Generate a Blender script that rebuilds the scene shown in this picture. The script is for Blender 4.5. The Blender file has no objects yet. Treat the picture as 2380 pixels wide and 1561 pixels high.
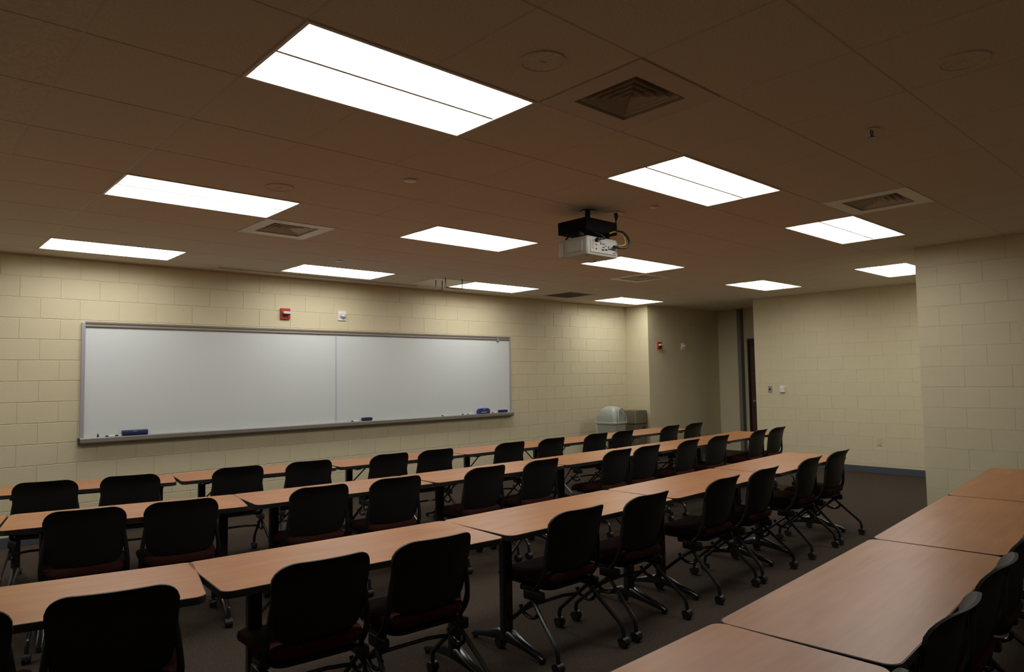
import bpy, bmesh, math, random
from mathutils import Vector, Matrix
random.seed(7)
sc = bpy.context.scene
COL = sc.collection
PI = math.pi

# ------------------------------------------------------------------ camera, world, exposure
yaw, pitch, roll = 0.74313, 0.05909, -0.01632
fwd = Vector((math.sin(yaw)*math.cos(pitch), math.cos(yaw)*math.cos(pitch), math.sin(pitch)))
r0 = Vector((math.cos(yaw), -math.sin(yaw), 0)); u0 = r0.cross(fwd)
rt = math.cos(roll)*r0 + math.sin(roll)*u0
up = -math.sin(roll)*r0 + math.cos(roll)*u0
cd = bpy.data.cameras.new('camera'); cam = bpy.data.objects.new('camera', cd); COL.objects.link(cam)
cd.sensor_width = 36.0; cd.lens = 1620.26/2380*36; cd.clip_start = 0.05; cd.clip_end = 60
m = Matrix.Identity(4)
for i in range(3):
    m[i][0] = rt[i]; m[i][1] = up[i]; m[i][2] = -fwd[i]
m.translation = (-1.1606, -2.3429, 1.585)
cam.matrix_world = m
sc.camera = cam
w = bpy.data.worlds.new('world'); sc.world = w; w.use_nodes = True
w.node_tree.nodes['Background'].inputs[0].default_value = (0.01, 0.01, 0.01, 1)
w.node_tree.nodes['Background'].inputs[1].default_value = 0.0
sc.view_settings.view_transform = 'Standard'; sc.view_settings.look = 'None'
sc.view_settings.gamma = 1.0; sc.view_settings.use_curve_mapping = False
sc.view_settings.exposure = 0.0
sc.cycles.max_bounces = 10; sc.cycles.diffuse_bounces = 6
LIGHT_STRENGTH = 9.6
LIGHT_COLOR = (1.0, 0.99, 0.945)

# ------------------------------------------------------------------ materials
def mat(name, col, rough=0.6, metal=0.0, spec=0.5, noise=None, bump=None, emit=None, sheen=0.0):
    """noise=(scale xyz, amount, detail): brightness variation; bump=(scale, strength)"""
    M = bpy.data.materials.new(name); M.use_nodes = True
    nt = M.node_tree; b = nt.nodes['Principled BSDF']
    b.inputs['Base Color'].default_value = (*col, 1); b.inputs['Roughness'].default_value = rough
    b.inputs['Metallic'].default_value = metal; b.inputs['Specular IOR Level'].default_value = spec
    if noise or bump:
        tc = nt.nodes.new('ShaderNodeTexCoord')
    if noise:
        mp = nt.nodes.new('ShaderNodeMapping'); mp.inputs['Scale'].default_value = noise[0]
        nt.links.new(tc.outputs['Object'], mp.inputs['Vector'])
        n = nt.nodes.new('ShaderNodeTexNoise'); n.inputs['Scale'].default_value = 1.0; n.inputs['Detail'].default_value = noise[2]
        nt.links.new(mp.outputs['Vector'], n.inputs['Vector'])
        r = nt.nodes.new('ShaderNodeMapRange'); r.inputs['From Min'].default_value = 0.3; r.inputs['From Max'].default_value = 0.7
        r.inputs['To Min'].default_value = 1-noise[1]; r.inputs['To Max'].default_value = 1+noise[1]
        nt.links.new(n.outputs['Fac'], r.inputs['Value'])
        v = nt.nodes.new('ShaderNodeVectorMath'); v.operation = 'SCALE'; v.inputs[0].default_value = col
        nt.links.new(r.outputs['Result'], v.inputs['Scale'])
        nt.links.new(v.outputs['Vector'], b.inputs['Base Color'])
    if bump:
        n2 = nt.nodes.new('ShaderNodeTexNoise'); n2.inputs['Scale'].default_value = bump[0]; n2.inputs['Detail'].default_value = 3
        nt.links.new(tc.outputs['Object'], n2.inputs['Vector'])
        bp = nt.nodes.new('ShaderNodeBump'); bp.inputs['Strength'].default_value = bump[1]; bp.inputs['Distance'].default_value = 0.01
        nt.links.new(n2.outputs['Fac'], bp.inputs['Height']); nt.links.new(bp.outputs['Normal'], b.inputs['Normal'])
    if emit:
        b.inputs['Emission Color'].default_value = (*LIGHT_COLOR, 1); b.inputs['Emission Strength'].default_value = emit
    return M

M = {}
M['wall'] = mat('cream_block_paint', (0.60, 0.535, 0.365), 0.6, noise=((3, 3, 3), 0.015, 3), bump=(60, 0.12))
M['ceiling'] = mat('ceiling_tile_fissured', (0.64, 0.58, 0.49), 0.95, spec=0.1, noise=((70, 70, 70), 0.10, 5))
M['tee'] = mat('ceiling_tee_metal', (0.60, 0.50, 0.38), 0.5)
M['white_metal'] = mat('white_enamel', (0.66, 0.62, 0.54), 0.4)
M['vent_metal'] = mat('vent_enamel', (0.52, 0.43, 0.36), 0.45)
M['vent_dark'] = mat('duct_interior', (0.02, 0.02, 0.02), 0.9)
M['lens'] = mat('lamp_lens', (0.85, 0.85, 0.85), 0.4, emit=LIGHT_STRENGTH)
M['board'] = mat('whiteboard_enamel', (0.64, 0.68, 0.685), 0.38, spec=0.4)
M['aluminium'] = mat('satin_aluminium', (0.48, 0.48, 0.54), 0.42, metal=0.6)
M['tray_alu'] = mat('dull_aluminium', (0.24, 0.225, 0.20), 0.5, metal=0.4)
M['cork'] = mat('rail_cork', (0.30, 0.24, 0.20), 0.8)
M['seam'] = mat('board_joint_strip', (0.50, 0.53, 0.58), 0.4)
M['black'] = mat('black_plastic', (0.012, 0.012, 0.013), 0.42, spec=0.4, bump=(400, 0.05))
M['shell'] = mat('charcoal_chair_plastic', (0.008, 0.008, 0.0085), 0.5, spec=0.45, bump=(350, 0.08))
M['mount'] = mat('matt_black_mount', (0.006, 0.006, 0.007), 0.8, spec=0.1)
M['black_metal'] = mat('gloss_black_steel', (0.012, 0.013, 0.014), 0.22, spec=0.7)
M['fabric'] = mat('burgundy_weave', (0.055, 0.016, 0.012), 0.95, spec=0.15, noise=((160, 160, 160), 0.35, 3), bump=(500, 0.3))
M['edge'] = mat('black_edge_band', (0.02, 0.018, 0.017), 0.4)
M['chrome'] = mat('dull_chrome', (0.35, 0.35, 0.36), 0.25, metal=1.0)
M['red'] = mat('alarm_red', (0.42, 0.028, 0.018), 0.35)
M['white_plastic'] = mat('white_plastic', (0.72, 0.72, 0.70), 0.4)
M['strobe'] = mat('strobe_lens', (0.55, 0.55, 0.6), 0.15, spec=0.8)
M['off_white'] = mat('projector_plastic', (0.45, 0.45, 0.40), 0.45)
M['pale'] = mat('projector_panel', (0.50, 0.49, 0.45), 0.5)
M['navy'] = mat('navy_plastic', (0.012, 0.02, 0.10), 0.45)
M['blue'] = mat('blue_plastic', (0.02, 0.03, 0.26), 0.4)
M['blue_label'] = mat('eraser_label', (0.25, 0.28, 0.35), 0.5)
M['slate'] = mat('slate_rubber', (0.055, 0.065, 0.085), 0.6)
M['bin_grey'] = mat('bin_grey_plastic', (0.33, 0.33, 0.27), 0.5)
M['bin_dome'] = mat('bin_dome_plastic', (0.36, 0.40, 0.35), 0.4)
M['bin_brown'] = mat('bin_taupe_plastic', (0.145, 0.12, 0.075), 0.5)
M['yellow'] = mat('yellow_cable', (0.45, 0.30, 0.02), 0.5)
M['orange'] = mat('orange_sticker', (0.55, 0.13, 0.05), 0.5)
M['door'] = mat('dark_wood_veneer', (0.075, 0.028, 0.018), 0.4, noise=((4, 4, 40), 0.2, 3))
M['steel_paint'] = mat('grey_green_steel_paint', (0.17, 0.175, 0.16), 0.5)
M['ivory'] = mat('ivory_plate', (0.55, 0.50, 0.33), 0.45)
M['steel'] = mat('stainless_plate', (0.42, 0.40, 0.36), 0.35, metal=0.7)

# carpet: ribbed loop pile
M['carpet'] = mat('brown_loop_carpet', (0.062, 0.047, 0.036), 0.98, spec=0.05, noise=((90, 90, 90), 0.30, 4))
nt = M['carpet'].node_tree
tc = nt.nodes.new('ShaderNodeTexCoord'); wv = nt.nodes.new('ShaderNodeTexWave'); wv.inputs['Scale'].default_value = 38; wv.inputs['Distortion'].default_value = 1.2
bp = nt.nodes.new('ShaderNodeBump'); bp.inputs['Strength'].default_value = 0.6; bp.inputs['Distance'].default_value = 0.004
nt.links.new(tc.outputs['Object'], wv.inputs['Vector']); nt.links.new(wv.outputs['Fac'], bp.inputs['Height'])
nt.links.new(bp.outputs['Normal'], nt.nodes['Principled BSDF'].inputs['Normal'])

# maple / cherry laminate with long grain and blotches
def laminate():
    Mt = bpy.data.materials.new('cherry_laminate'); Mt.use_nodes = True
    nt = Mt.node_tree; b = nt.nodes['Principled BSDF']; L = nt.links
    tc = nt.nodes.new('ShaderNodeTexCoord'); oi = nt.nodes.new('ShaderNodeObjectInfo')
    add = nt.nodes.new('ShaderNodeVectorMath'); add.operation = 'ADD'
    sc_ = nt.nodes.new('ShaderNodeVectorMath'); sc_.operation = 'SCALE'; sc_.inputs[0].default_value = (13, 7, 3)
    L.new(oi.outputs['Random'], sc_.inputs['Scale']); L.new(tc.outputs['Object'], add.inputs[0]); L.new(sc_.outputs[0], add.inputs[1])
    def nz(scale, detail):
        mp = nt.nodes.new('ShaderNodeMapping'); mp.inputs['Scale'].default_value = scale
        n = nt.nodes.new('ShaderNodeTexNoise'); n.inputs['Scale'].default_value = 1; n.inputs['Detail'].default_value = detail
        L.new(add.outputs[0], mp.inputs['Vector']); L.new(mp.outputs[0], n.inputs['Vector']); return n
    n1 = nz((2.2, 28, 4), 5); n2 = nz((2.0, 5.0, 2), 3)
    mx = nt.nodes.new('ShaderNodeMath'); mx.operation = 'MULTIPLY_ADD'; mx.inputs[1].default_value = 0.45
    L.new(n1.outputs['Fac'], mx.inputs[0])
    m2 = nt.nodes.new('ShaderNodeMath'); m2.operation = 'MULTIPLY'; m2.inputs[1].default_value = 0.55
    L.new(n2.outputs['Fac'], m2.inputs[0]); L.new(m2.outputs[0], mx.inputs[2])
    cr = nt.nodes.new('ShaderNodeValToRGB'); L.new(mx.outputs[0], cr.inputs[0])
    cr.color_ramp.elements[0].position = 0.30; cr.color_ramp.elements[0].color = (0.31, 0.115, 0.034, 1)
    cr.color_ramp.elements[1].position = 0.70; cr.color_ramp.elements[1].color = (0.46, 0.195, 0.070, 1)
    L.new(cr.outputs[0], b.inputs['Base Color'])
    b.inputs['Roughness'].default_value = 0.36; b.inputs['Specular IOR Level'].default_value = 0.5
    return Mt
M['laminate'] = laminate()

# ------------------------------------------------------------------ mesh helpers
def box(bm, x0, x1, y0, y1, z0, z1, bev=0.0):
    vs = [bm.verts.new((x, y, z)) for x in (x0, x1) for y in (y0, y1) for z in (z0, z1)]
    fs = []
    for f in ((0,1,3,2), (4,6,7,5), (0,4,5,1), (2,3,7,6), (0,2,6,4), (1,5,7,3)):
        fs.append(bm.faces.new([vs[i] for i in f]))
    if bev:
        es = list({e for f in fs for e in f.edges})
        bmesh.ops.bevel(bm, geom=es, offset=bev, segments=2, profile=0.5, affect='EDGES')
    return vs

def tube(bm, pts, r, n=8, cap=True, flat=1.0):
    """tube along pts; r a number or list"""
    pts = [Vector(p) for p in pts]; N = len(pts)
    rs = r if isinstance(r, (list, tuple)) else [r]*N
    rings = []; ref = None
    for i, p in enumerate(pts):
        t = (pts[min(i+1, N-1)] - pts[max(i-1, 0)]).normalized()
        if ref is None:
            ref = Vector((0, 0, 1)) if abs(t.z) < 0.9 else Vector((1, 0, 0))
        a = (ref - t*ref.dot(t)).normalized(); b = t.cross(a); ref = a
        rings.append([bm.verts.new(p + (a*math.cos(k*2*PI/n) + b*math.sin(k*2*PI/n)*flat)*rs[i]) for k in range(n)])
    for i in range(N-1):
        for k in range(n):
            bm.faces.new((rings[i][k], rings[i][(k+1) % n], rings[i+1][(k+1) % n], rings[i+1][k]))
    if cap:
        bm.faces.new(rings[0][::-1]); bm.faces.new(rings[-1])

def smooth_path(pts, sub=3):
    """Catmull-Rom"""
    P = [Vector(p) for p in pts]; out = []
    for i in range(len(P)-1):
        p0 = P[max(i-1, 0)]; p1 = P[i]; p2 = P[i+1]; p3 = P[min(i+2, len(P)-1)]
        for s in range(sub):
            t = s/sub
            out.append(0.5*((2*p1) + (p2-p0)*t + (2*p0-5*p1+4*p2-p3)*t*t + (3*p1-p0-3*p2+p3)*t**3))
    out.append(P[-1]); return out

def cyl(bm, c, ax, r, h, n=20, r2=None):
    c = Vector(c); a = Vector(ax).normalized()
    tube(bm, [c - a*h/2, c + a*h/2], [r, r if r2 is None else r2], n)

def rrect(hx, hy, r, seg=5):
    out = []
    for cx, cy, a0 in ((hx-r, hy-r, 0), (-hx+r, hy-r, PI/2), (-hx+r, -hy+r, PI), (hx-r, -hy+r, 1.5*PI)):
        for k in range(seg+1):
            a = a0 + k*PI/2/seg; out.append((cx+r*math.cos(a), cy+r*math.sin(a)))
    return out

def prism(bm, prof, lo, hi, axis='z', bot=1.0):
    """extrude 2D profile along an axis"""
    def P(u, v, t):
        return {'z': (u, v, t), 'y': (u, t, v), 'x': (t, u, v)}[axis]
    a = [bm.verts.new(P(u*bot, v*bot, lo)) for u, v in prof]; b = [bm.verts.new(P(u, v, hi)) for u, v in prof]
    n = len(prof)
    bm.faces.new(a[::-1]); bm.faces.new(b)
    for i in range(n):
        bm.faces.new((a[i], a[(i+1) % n], b[(i+1) % n], b[i]))

def loft(bm, rings, cap=True):
    R = [[bm.verts.new(p) for p in r] for r in rings]; n = len(R[0])
    for a, b in zip(R, R[1:]):
        for k in range(n):
            bm.faces.new((a[k], a[(k+1) % n], b[(k+1) % n], b[k]))
    if cap:
        bm.faces.new(R[0][::-1]); bm.faces.new(R[-1])

def mesh(name, fn, material, smooth=False):
    bm = bmesh.new(); fn(bm); bmesh.ops.recalc_face_normals(bm, faces=bm.faces)
    me = bpy.data.meshes.new(name); bm.to_mesh(me); bm.free()
    for mm in (material if isinstance(material, (list, tuple)) else [material]):
        me.materials.append(mm)
    if smooth:
        for p in me.polygons: p.use_smooth = True
        me.set_sharp_from_angle(angle=math.radians(38))
    return me

def put(name, me, parent=None, loc=(0,0,0), rot=(0,0,0), scale=(1,1,1), kind=None):
    o = bpy.data.objects.new(name, me); COL.objects.link(o)
    o.location = loc; o.rotation_euler = rot; o.scale = scale
    if parent is not None: o.parent = parent
    if kind: o['kind'] = kind
    return o

def obj(name, fn, material, parent=None, smooth=False, loc=(0,0,0), rot=(0,0,0), kind=None, label=None):
    o = put(name, mesh(name, fn, material, smooth), parent, loc, rot, kind=kind)
    if label: o['label'] = label
    return o

def thing(name, label, cat, loc=(0,0,0), rz=0.0, group=None):
    o = bpy.data.objects.new(name, None); COL.objects.link(o); o.empty_display_size = 0.1
    o.location = loc; o.rotation_euler = (0, 0, rz); o['label'] = label; o['category'] = cat
    if group: o['group'] = group
    return o

def tag(o, label, cat, group=None):
    o['label'] = label; o['category'] = cat
    if group: o['group'] = group
    return o

def dup(root, loc, rz, label, group=None, scale=None):
    def cp(o, par):
        c = o.copy(); COL.objects.link(c)
        if par is not None: c.parent = par
        for ch in kids.get(o, []): cp(ch, c)
        return c
    r = cp(root, None)
    r.location = loc; r.rotation_euler = (0, 0, rz); r['label'] = label
    if group: r['group'] = group
    if scale: r.scale = scale
    return r
kids = {}
def note_kids(root):
    st = [root]
    while st:
        o = st.pop(); ch = [c for c in bpy.data.objects if c.parent == o]; kids[o] = ch; st += ch

# ------------------------------------------------------------------ room dimensions
H = 2.907            # ceiling
WY = 6.11            # whiteboard wall
RX, RY = 9.60, 5.58  # jog of the wall at its right end, corridor wall plane
EX, EY0, EY1 = 10.43, 0.18, 3.887   # far wall and its free end
CX, CY = 7.085, 0.20 # projecting wall on the right
XL, YB = -3.4, -3.7  # unseen left and back walls
DX = 12.06           # corridor end
T = 0.12

def S(name, fn, material, parent=None, smooth=False):
    return obj(name, fn, material, parent, smooth, kind='structure' if parent is None else None)

floor = S('floor', lambda b: box(b, XL-T, DX+0.3, YB-T, WY+T, -0.1, 0.0), M['carpet'])
ceiling = S('ceiling', lambda b: box(b, XL-T, DX+0.3, YB-T, WY+T, H+0.14, H+0.24), M['ceiling'])
Pd = 0.004   # joints are this deep
wall_north = S('wall_north', lambda b: box(b, XL, RX+T, WY+Pd, WY+T, 0, H+0.14), M['wall'])
wall_return = S('wall_return', lambda b: box(b, RX+Pd, RX+T, RY+Pd, WY+T, 0, H+0.14), M['wall'])
wall_corridor = S('wall_corridor', lambda b: box(b, RX+T, DX+0.2, RY+Pd, RY+T, 0, H+0.14), M['wall'])
wall_corridor_end = S('wall_corridor_end', lambda b: box(b, DX, DX+T, 5.13, RY+Pd, 0, H+0.14), M['wall'])
wall_east = S('wall_east', lambda b: box(b, EX+Pd, EX+0.2, CY-T, EY1-Pd, 0, H+0.14), M['wall'])
wall_corridor_south = S('wall_corridor_south', lambda b: box(b, EX+0.2, DX+0.3, EY1-0.15, EY1, 0, H+0.14), M['wall'])
wall_door = S('wall_door', lambda b: (box(b, DX+0.10, DX+0.2, 4.97, 5.13, 0, H+0.14), box(b, DX+0.10, DX+0.2, EY1, 4.97, 2.30, H+0.14)), M['wall'])
wall_closet = S('wall_closet', lambda b: box(b, CX+Pd, CX+0.15, YB, CY-Pd, 0, H+0.14), M['wall'])
wall_closet_side = S('wall_closet_side', lambda b: box(b, CX+0.15, EX+0.2, CY-T, CY, 0, H+0.14), M['wall'])
wall_west = S('wall_west', lambda b: box(b, XL-T, XL, YB, WY+T, 0, H+0.14), M['wall'])
wall_south = S('wall_south', lambda b: box(b, XL-T, CX+0.15, YB-T, YB, 0, H+0.14), M['wall'])

# ---- painted concrete blocks, each its own part, laid in running bond on the walls
def block_bm(b):
    # front face proud of the joints by 6 mm, small bevel; local: x width 0..1 handled by scale, so bevel is in y/z only small
    g = 0.0022; c = 0.003; L_, H_, D_ = 0.41, 0.212, Pd+0.002
    o_ = [(-L_/2+g, -H_/2+g), (L_/2-g, -H_/2+g), (L_/2-g, H_/2-g), (-L_/2+g, H_/2-g)]
    i_ = [(-L_/2+g+c, -H_/2+g+c), (L_/2-g-c, -H_/2+g+c), (L_/2-g-c, H_/2-g-c), (-L_/2+g+c, H_/2-g-c)]
    loft(b, [[(x, D_, z) for x, z in o_], [(x, 0.003, z) for x, z in o_], [(x, 0, z) for x, z in i_]])
blk = mesh('block', block_bm, M['wall'])
def block_fine(b):
    g = 0.0006; c = 0.0008; L_, H_, D_ = 0.41, 0.212, Pd+0.002
    o_ = [(-L_/2+g, -H_/2+g), (L_/2-g, -H_/2+g), (L_/2-g, H_/2-g), (-L_/2+g, H_/2-g)]
    i_ = [(-L_/2+g+c, -H_/2+g+c), (L_/2-g-c, -H_/2+g+c), (L_/2-g-c, H_/2-g-c), (-L_/2+g+c, H_/2-g-c)]
    loft(b, [[(x, D_, z) for x, z in o_], [(x, 0.0006, z) for x, z in o_], [(x, 0, z) for x, z in i_]])
blk_fine = mesh('block', block_fine, M['wall'])
CH = H/14.0*1.0
COURSE = 0.2119
ZTOP = H-0.012

def course_z(k):   # top and bottom of course k counted from the ceiling
    zt = ZTOP - k*COURSE; zb = max(zt - COURSE, 0.0); return zb, zt

def lay(parent, u0, u1, phase, place, skip=None, me=None, wid=0.4075):
    """place(uc, zc) -> location; rows of blocks from u0 to u1"""
    k = 0; n = 0
    while True:
        zb, zt = course_z(k)
        if zt < 0.03: break
        off = phase + (0.5*wid if k % 2 else 0.0)
        a = math.floor((u0-off)/wid)*wid + off
        while a < u1 - 0.02:
            p, q_ = max(a, u0), min(a+wid, u1)
            a += wid
            if q_-p < 0.05: continue
            if skip and skip(p, q_, zb, zt): continue
            uc = (p+q_)/2; zc = (zb+zt)/2
            loc, rz = place(uc, zc)
            put('block', me or blk, parent, loc, (0, 0, rz), ((q_-p)/0.41, 1, (zt-zb)/0.212)); n += 1
        k += 1
    return n

# warp of the block bond along the long wall (slightly uneven block lengths)
XT = [(-1.0, -0.714), (-0.25, -0.128), (0.5, 0.517), (1.25, 1.204), (2.0, 1.921), (2.75, 2.659), (3.5, 3.413), (4.25, 4.178), (5.0, 4.952), (5.75, 5.73), (6.5, 6.512), (7.25, 7.295), (8.0, 8.077), (8.75, 8.857), (9.5, 9.585)]
def wx(x):
    if x <= XT[0][0]: return XT[0][1] + (x-XT[0][0])*0.80
    for (a, b), (c, d) in zip(XT, XT[1:]):
        if x <= c: return b + (d-b)*(x-a)/(c-a)
    return XT[-1][1] + (x-XT[-1][0])*1.02
def lay_north():
    k = 0
    stuff = bmesh.new()
    while True:
        zb, zt = course_z(k)
        if zt < 0.03: break
        off = 0.203 if k % 2 else 0.0
        for j in range(-9, 25):
            a = wx(j*0.4075 + off); b = wx((j+1)*0.4075 + off)
            a = max(a, XL); b = min(b, RX)
            if b-a < 0.04: continue
            if a > 0.50 and b < 6.48 and zb > 1.02 and zt < 2.20: continue     # behind the whiteboard
            if b < -0.62 or k == 13:
                g = 0.0035
                box(stuff, a+g, b-g, WY, WY+Pd+0.001, zb+g, zt-g)
            else:
                put('block', blk, wall_north, ((a+b)/2, WY, (zb+zt)/2), (0, 0, 0), ((b-a)/0.41, 1, (zt-zb)/0.212))
        k += 1
    me = bpy.data.meshes.new('block_field'); stuff.to_mesh(me); stuff.free(); me.materials.append(M['wall'])
    put('block_field', me, wall_north, kind='stuff')
lay_north()
lay(wall_return, RY, WY, RY, lambda u, z: ((RX, u, z), -PI/2), me=blk_fine)
lay(wall_corridor, RX, DX, RX, lambda u, z: ((u, RY, z), 0), me=blk_fine)
lay(wall_east, CY, EY1, EY1-0.1, lambda u, z: ((EX, u, z), -PI/2), me=blk_fine)
lay(wall_closet, -1.6, CY, CY, lambda u, z: ((CX, u, z), -PI/2), me=blk_fine)
S('baseboard_east', lambda b: box(b, EX-0.012, EX, CY, EY1, 0, 0.102, 0.003), M['slate'])
S('baseboard_closet', lambda b: box(b, CX-0.012, CX, YB, CY, 0, 0.102, 0.003), M['slate'])
S('baseboard_north', lambda b: box(b, XL, RX, WY-0.012, WY, 0, 0.102, 0.003), M['slate'])
S('baseboard_return', lambda b: box(b, RX-0.012, RX, RY, WY-0.012, 0, 0.102, 0.003), M['slate'])
S('baseboard_corridor', lambda b: box(b, RX, DX, RY-0.012, RY, 0, 0.102, 0.003), M['slate'])
S('trim_1', lambda b: box(b, DX-0.02, DX+0.14, 5.05, 5.13, 0, H+0.14, 0.006), M['steel_paint'])   # steel post at the corridor end

# dark door at the end of the corridor
door = S('door_1', lambda b: box(b, DX+0.125, DX+0.165, 3.93, 4.97, 0.01, 2.24, 0.003), M['door'])
obj('door_frame', lambda b: (box(b, DX+0.08, DX+0.125, 3.93, 4.97, 2.245, 2.30, 0.004), box(b, DX+0.08, DX+0.125, 4.94, 4.97, 0, 2.245, 0.004)), M['edge'], door)
obj('door_handle', lambda b: (cyl(b, (DX+0.11, 4.86, 1.02), (1, 0, 0), 0.025, 0.03), box(b, DX+0.06, DX+0.08, 4.74, 4.875, 1.01, 1.03, 0.004), cyl(b, (DX+0.09, 4.865, 1.02), (1, 0, 0), 0.008, 0.05, 8)), M['steel'], door, True)
obj('door_closer', lambda b: box(b, DX+0.07, DX+0.125, 4.55, 4.88, 2.14, 2.20, 0.006), M['black'], door)

# ------------------------------------------------------------------ ceiling grid
GX = [-1.195, -0.607, -0.02, 0.564, 1.172, 1.797, 2.414, 3.046, 3.671, 4.29, 4.93, 5.57, 6.214, 6.864, 7.504, 8.134, 8.757, 9.377, 9.996, 10.613, 11.229, 11.845]
GY = [-3.698, -3.086, -2.473, -1.861, -1.248, -0.633, -0.018, 0.613, 1.256, 1.868, 2.476, 3.107, 3.749, 4.386, 5.023, 5.667, 6.306]
def gx(i):
    i += 2
    if i < 0: return GX[0] + i*0.6
    if i >= len(GX): return GX[-1] + (i-len(GX)+1)*0.616
    return GX[i]
def gy(j):
    j += 6
    if j < 0: return GY[0] + j*0.61
    if j >= len(GY): return GY[-1] + (j-len(GY)+1)*0.61
    return GY[j]
LIGHTS = [(0,0), (0,4), (0,8), (4,0), (4,4), (4,8), (8,0), (8,4), (8,8), (13,1), (13,4), (13,8)]
HIDDEN_LIGHTS = [(-4, 4), (-4, 8)]
used = set()
for a, b in LIGHTS + HIDDEN_LIGHTS: used |= {(a, b), (a+1, b)}
VENTS = {(2,-1): 'near', (2,5): 'mid', (7,-1): 'right', (10,5): 'far', (11,8): 'return', (7,8): 'plate'}
used |= set(VENTS)
def tile_bm(b):
    e = 0.004
    hx, hy = 0.5, 0.5
    def ring(ix, z): return [(-hx+ix, -hy+ix, z), (hx-ix, -hy+ix, z), (hx-ix, hy-ix, z), (-hx+ix, hy-ix, z)]
    loft(b, [ring(0.006, 0.015), ring(0.006, 0.003), ring(0.011, 0.0)])
tile = mesh('ceiling_tile', tile_bm, M['ceiling'])
field = bmesh.new()
for i in range(-4, 19):
    for j in range(-7, 10):
        x0, x1, y0, y1 = gx(i), gx(i+1), gy(j), gy(j+1)
        if (i, j) in used: continue
        if x0 > DX or y0 > WY or y1 < YB or x1 < XL: continue
        if x0 > CX+0.1 and y1 < CY: continue
        if x0 > EX+0.1 and y1 < EY1: continue
        cx_, cy_ = (x0+x1)/2, (y0+y1)/2
        x1_ = min(x1, DX+0.1); y1_ = min(y1, WY+0.08)
        if i >= -1 and j >= -4 and (x0+1.16)*0.735+(y0+2.34)*0.68 > 0.2:
            put('ceiling_tile', tile, ceiling, (cx_, cy_, H), (0, 0, 0), (x1-x0, y1-y0, 1))
        else:
            box(field, x0+0.004, x1-0.004, y0+0.004, y1-0.004, H, H+0.015)
me = bpy.data.meshes.new('ceiling_tile_field'); field.to_mesh(me); field.free(); me.materials.append(M['ceiling'])
put('ceiling_tile_field', me, ceiling, kind='stuff')
def open_cell(i, j): return (i, j) in used
def bar_spans(cells):
    """cells: list of (lo, hi, blocked) along the bar -> merged free spans"""
    out = []
    for lo, hi, blk_ in cells:
        if blk_: continue
        if out and abs(out[-1][1]-lo) < 1e-6: out[-1][1] = hi
        else: out.append([lo, hi])
    return out
FIX = set()
for a, b in LIGHTS + HIDDEN_LIGHTS: FIX.add((a, b))
for j in range(-6, 10):
    y = gy(j); xe = DX if y > EY1 else (EX if y > CY else CX)
    obj('grid_bar', lambda b: (box(b, XL, xe, y-0.007, y+0.007, H+0.0035, H+0.006), box(b, XL, xe, y-0.001, y+0.001, H+0.006, H+0.04)), M['tee'], ceiling)
for i in range(-3, 19):
    x = gx(i)
    lo = YB if x < CX else (CY if x < EX else EY1)
    hi = WY if x < RX else RY
    cells = []
    for j in range(-8, 11):
        a_, b_ = max(gy(j), lo), min(gy(j+1), hi)
        if b_ > a_: cells.append((a_, b_, (i-1, j) in FIX))
    for a_, b_ in bar_spans(cells):
        obj('grid_bar', lambda b: (box(b, x-0.007, x+0.007, a_, b_, H+0.003, H+0.0055), box(b, x-0.001, x+0.001, a_, b_, H+0.006, H+0.04)), M['tee'], ceiling)
S('trim_2', lambda b: box(b, XL, RX, WY-0.02, WY, H-0.004, H-0.001), M['tee'])     # wall angle

# ------------------------------------------------------------------ recessed fluorescent fixtures
LROW = {0: 'row over the nearest desks', 4: 'middle row', 8: 'row beside the whiteboard wall'}
LLAB = {
 (0,0): 'largest and nearest recessed fluorescent ceiling light, at the top of the picture',
 (0,4): 'recessed fluorescent ceiling light at the left, just left of a square air vent',
 (0,8): 'leftmost recessed fluorescent light, close to the whiteboard wall at the left edge',
 (4,0): 'large recessed fluorescent light right of the black projector mount, with a grey middle bar',
 (4,4): 'recessed fluorescent light in the centre, just left of the ceiling projector',
 (4,8): 'recessed fluorescent light above the red alarm over the whiteboard',
 (8,0): 'recessed fluorescent light touching the right-hand air vent, with a grey middle bar',
 (8,4): 'recessed fluorescent light partly hidden behind the ceiling projector',
 (8,8): 'recessed fluorescent light beside the ceiling plate with hanging rods',
 (13,1): 'small far recessed light cut off by the projecting wall on the right',
 (13,4): 'small far recessed light above the corridor opening and the far wall',
 (13,8): 'small far recessed light in the corner above the two waste bins',
 (-4,4): 'recessed fluorescent light left of the frame in the middle row',
 (-4,8): 'recessed fluorescent light left of the frame beside the whiteboard wall'}
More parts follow.
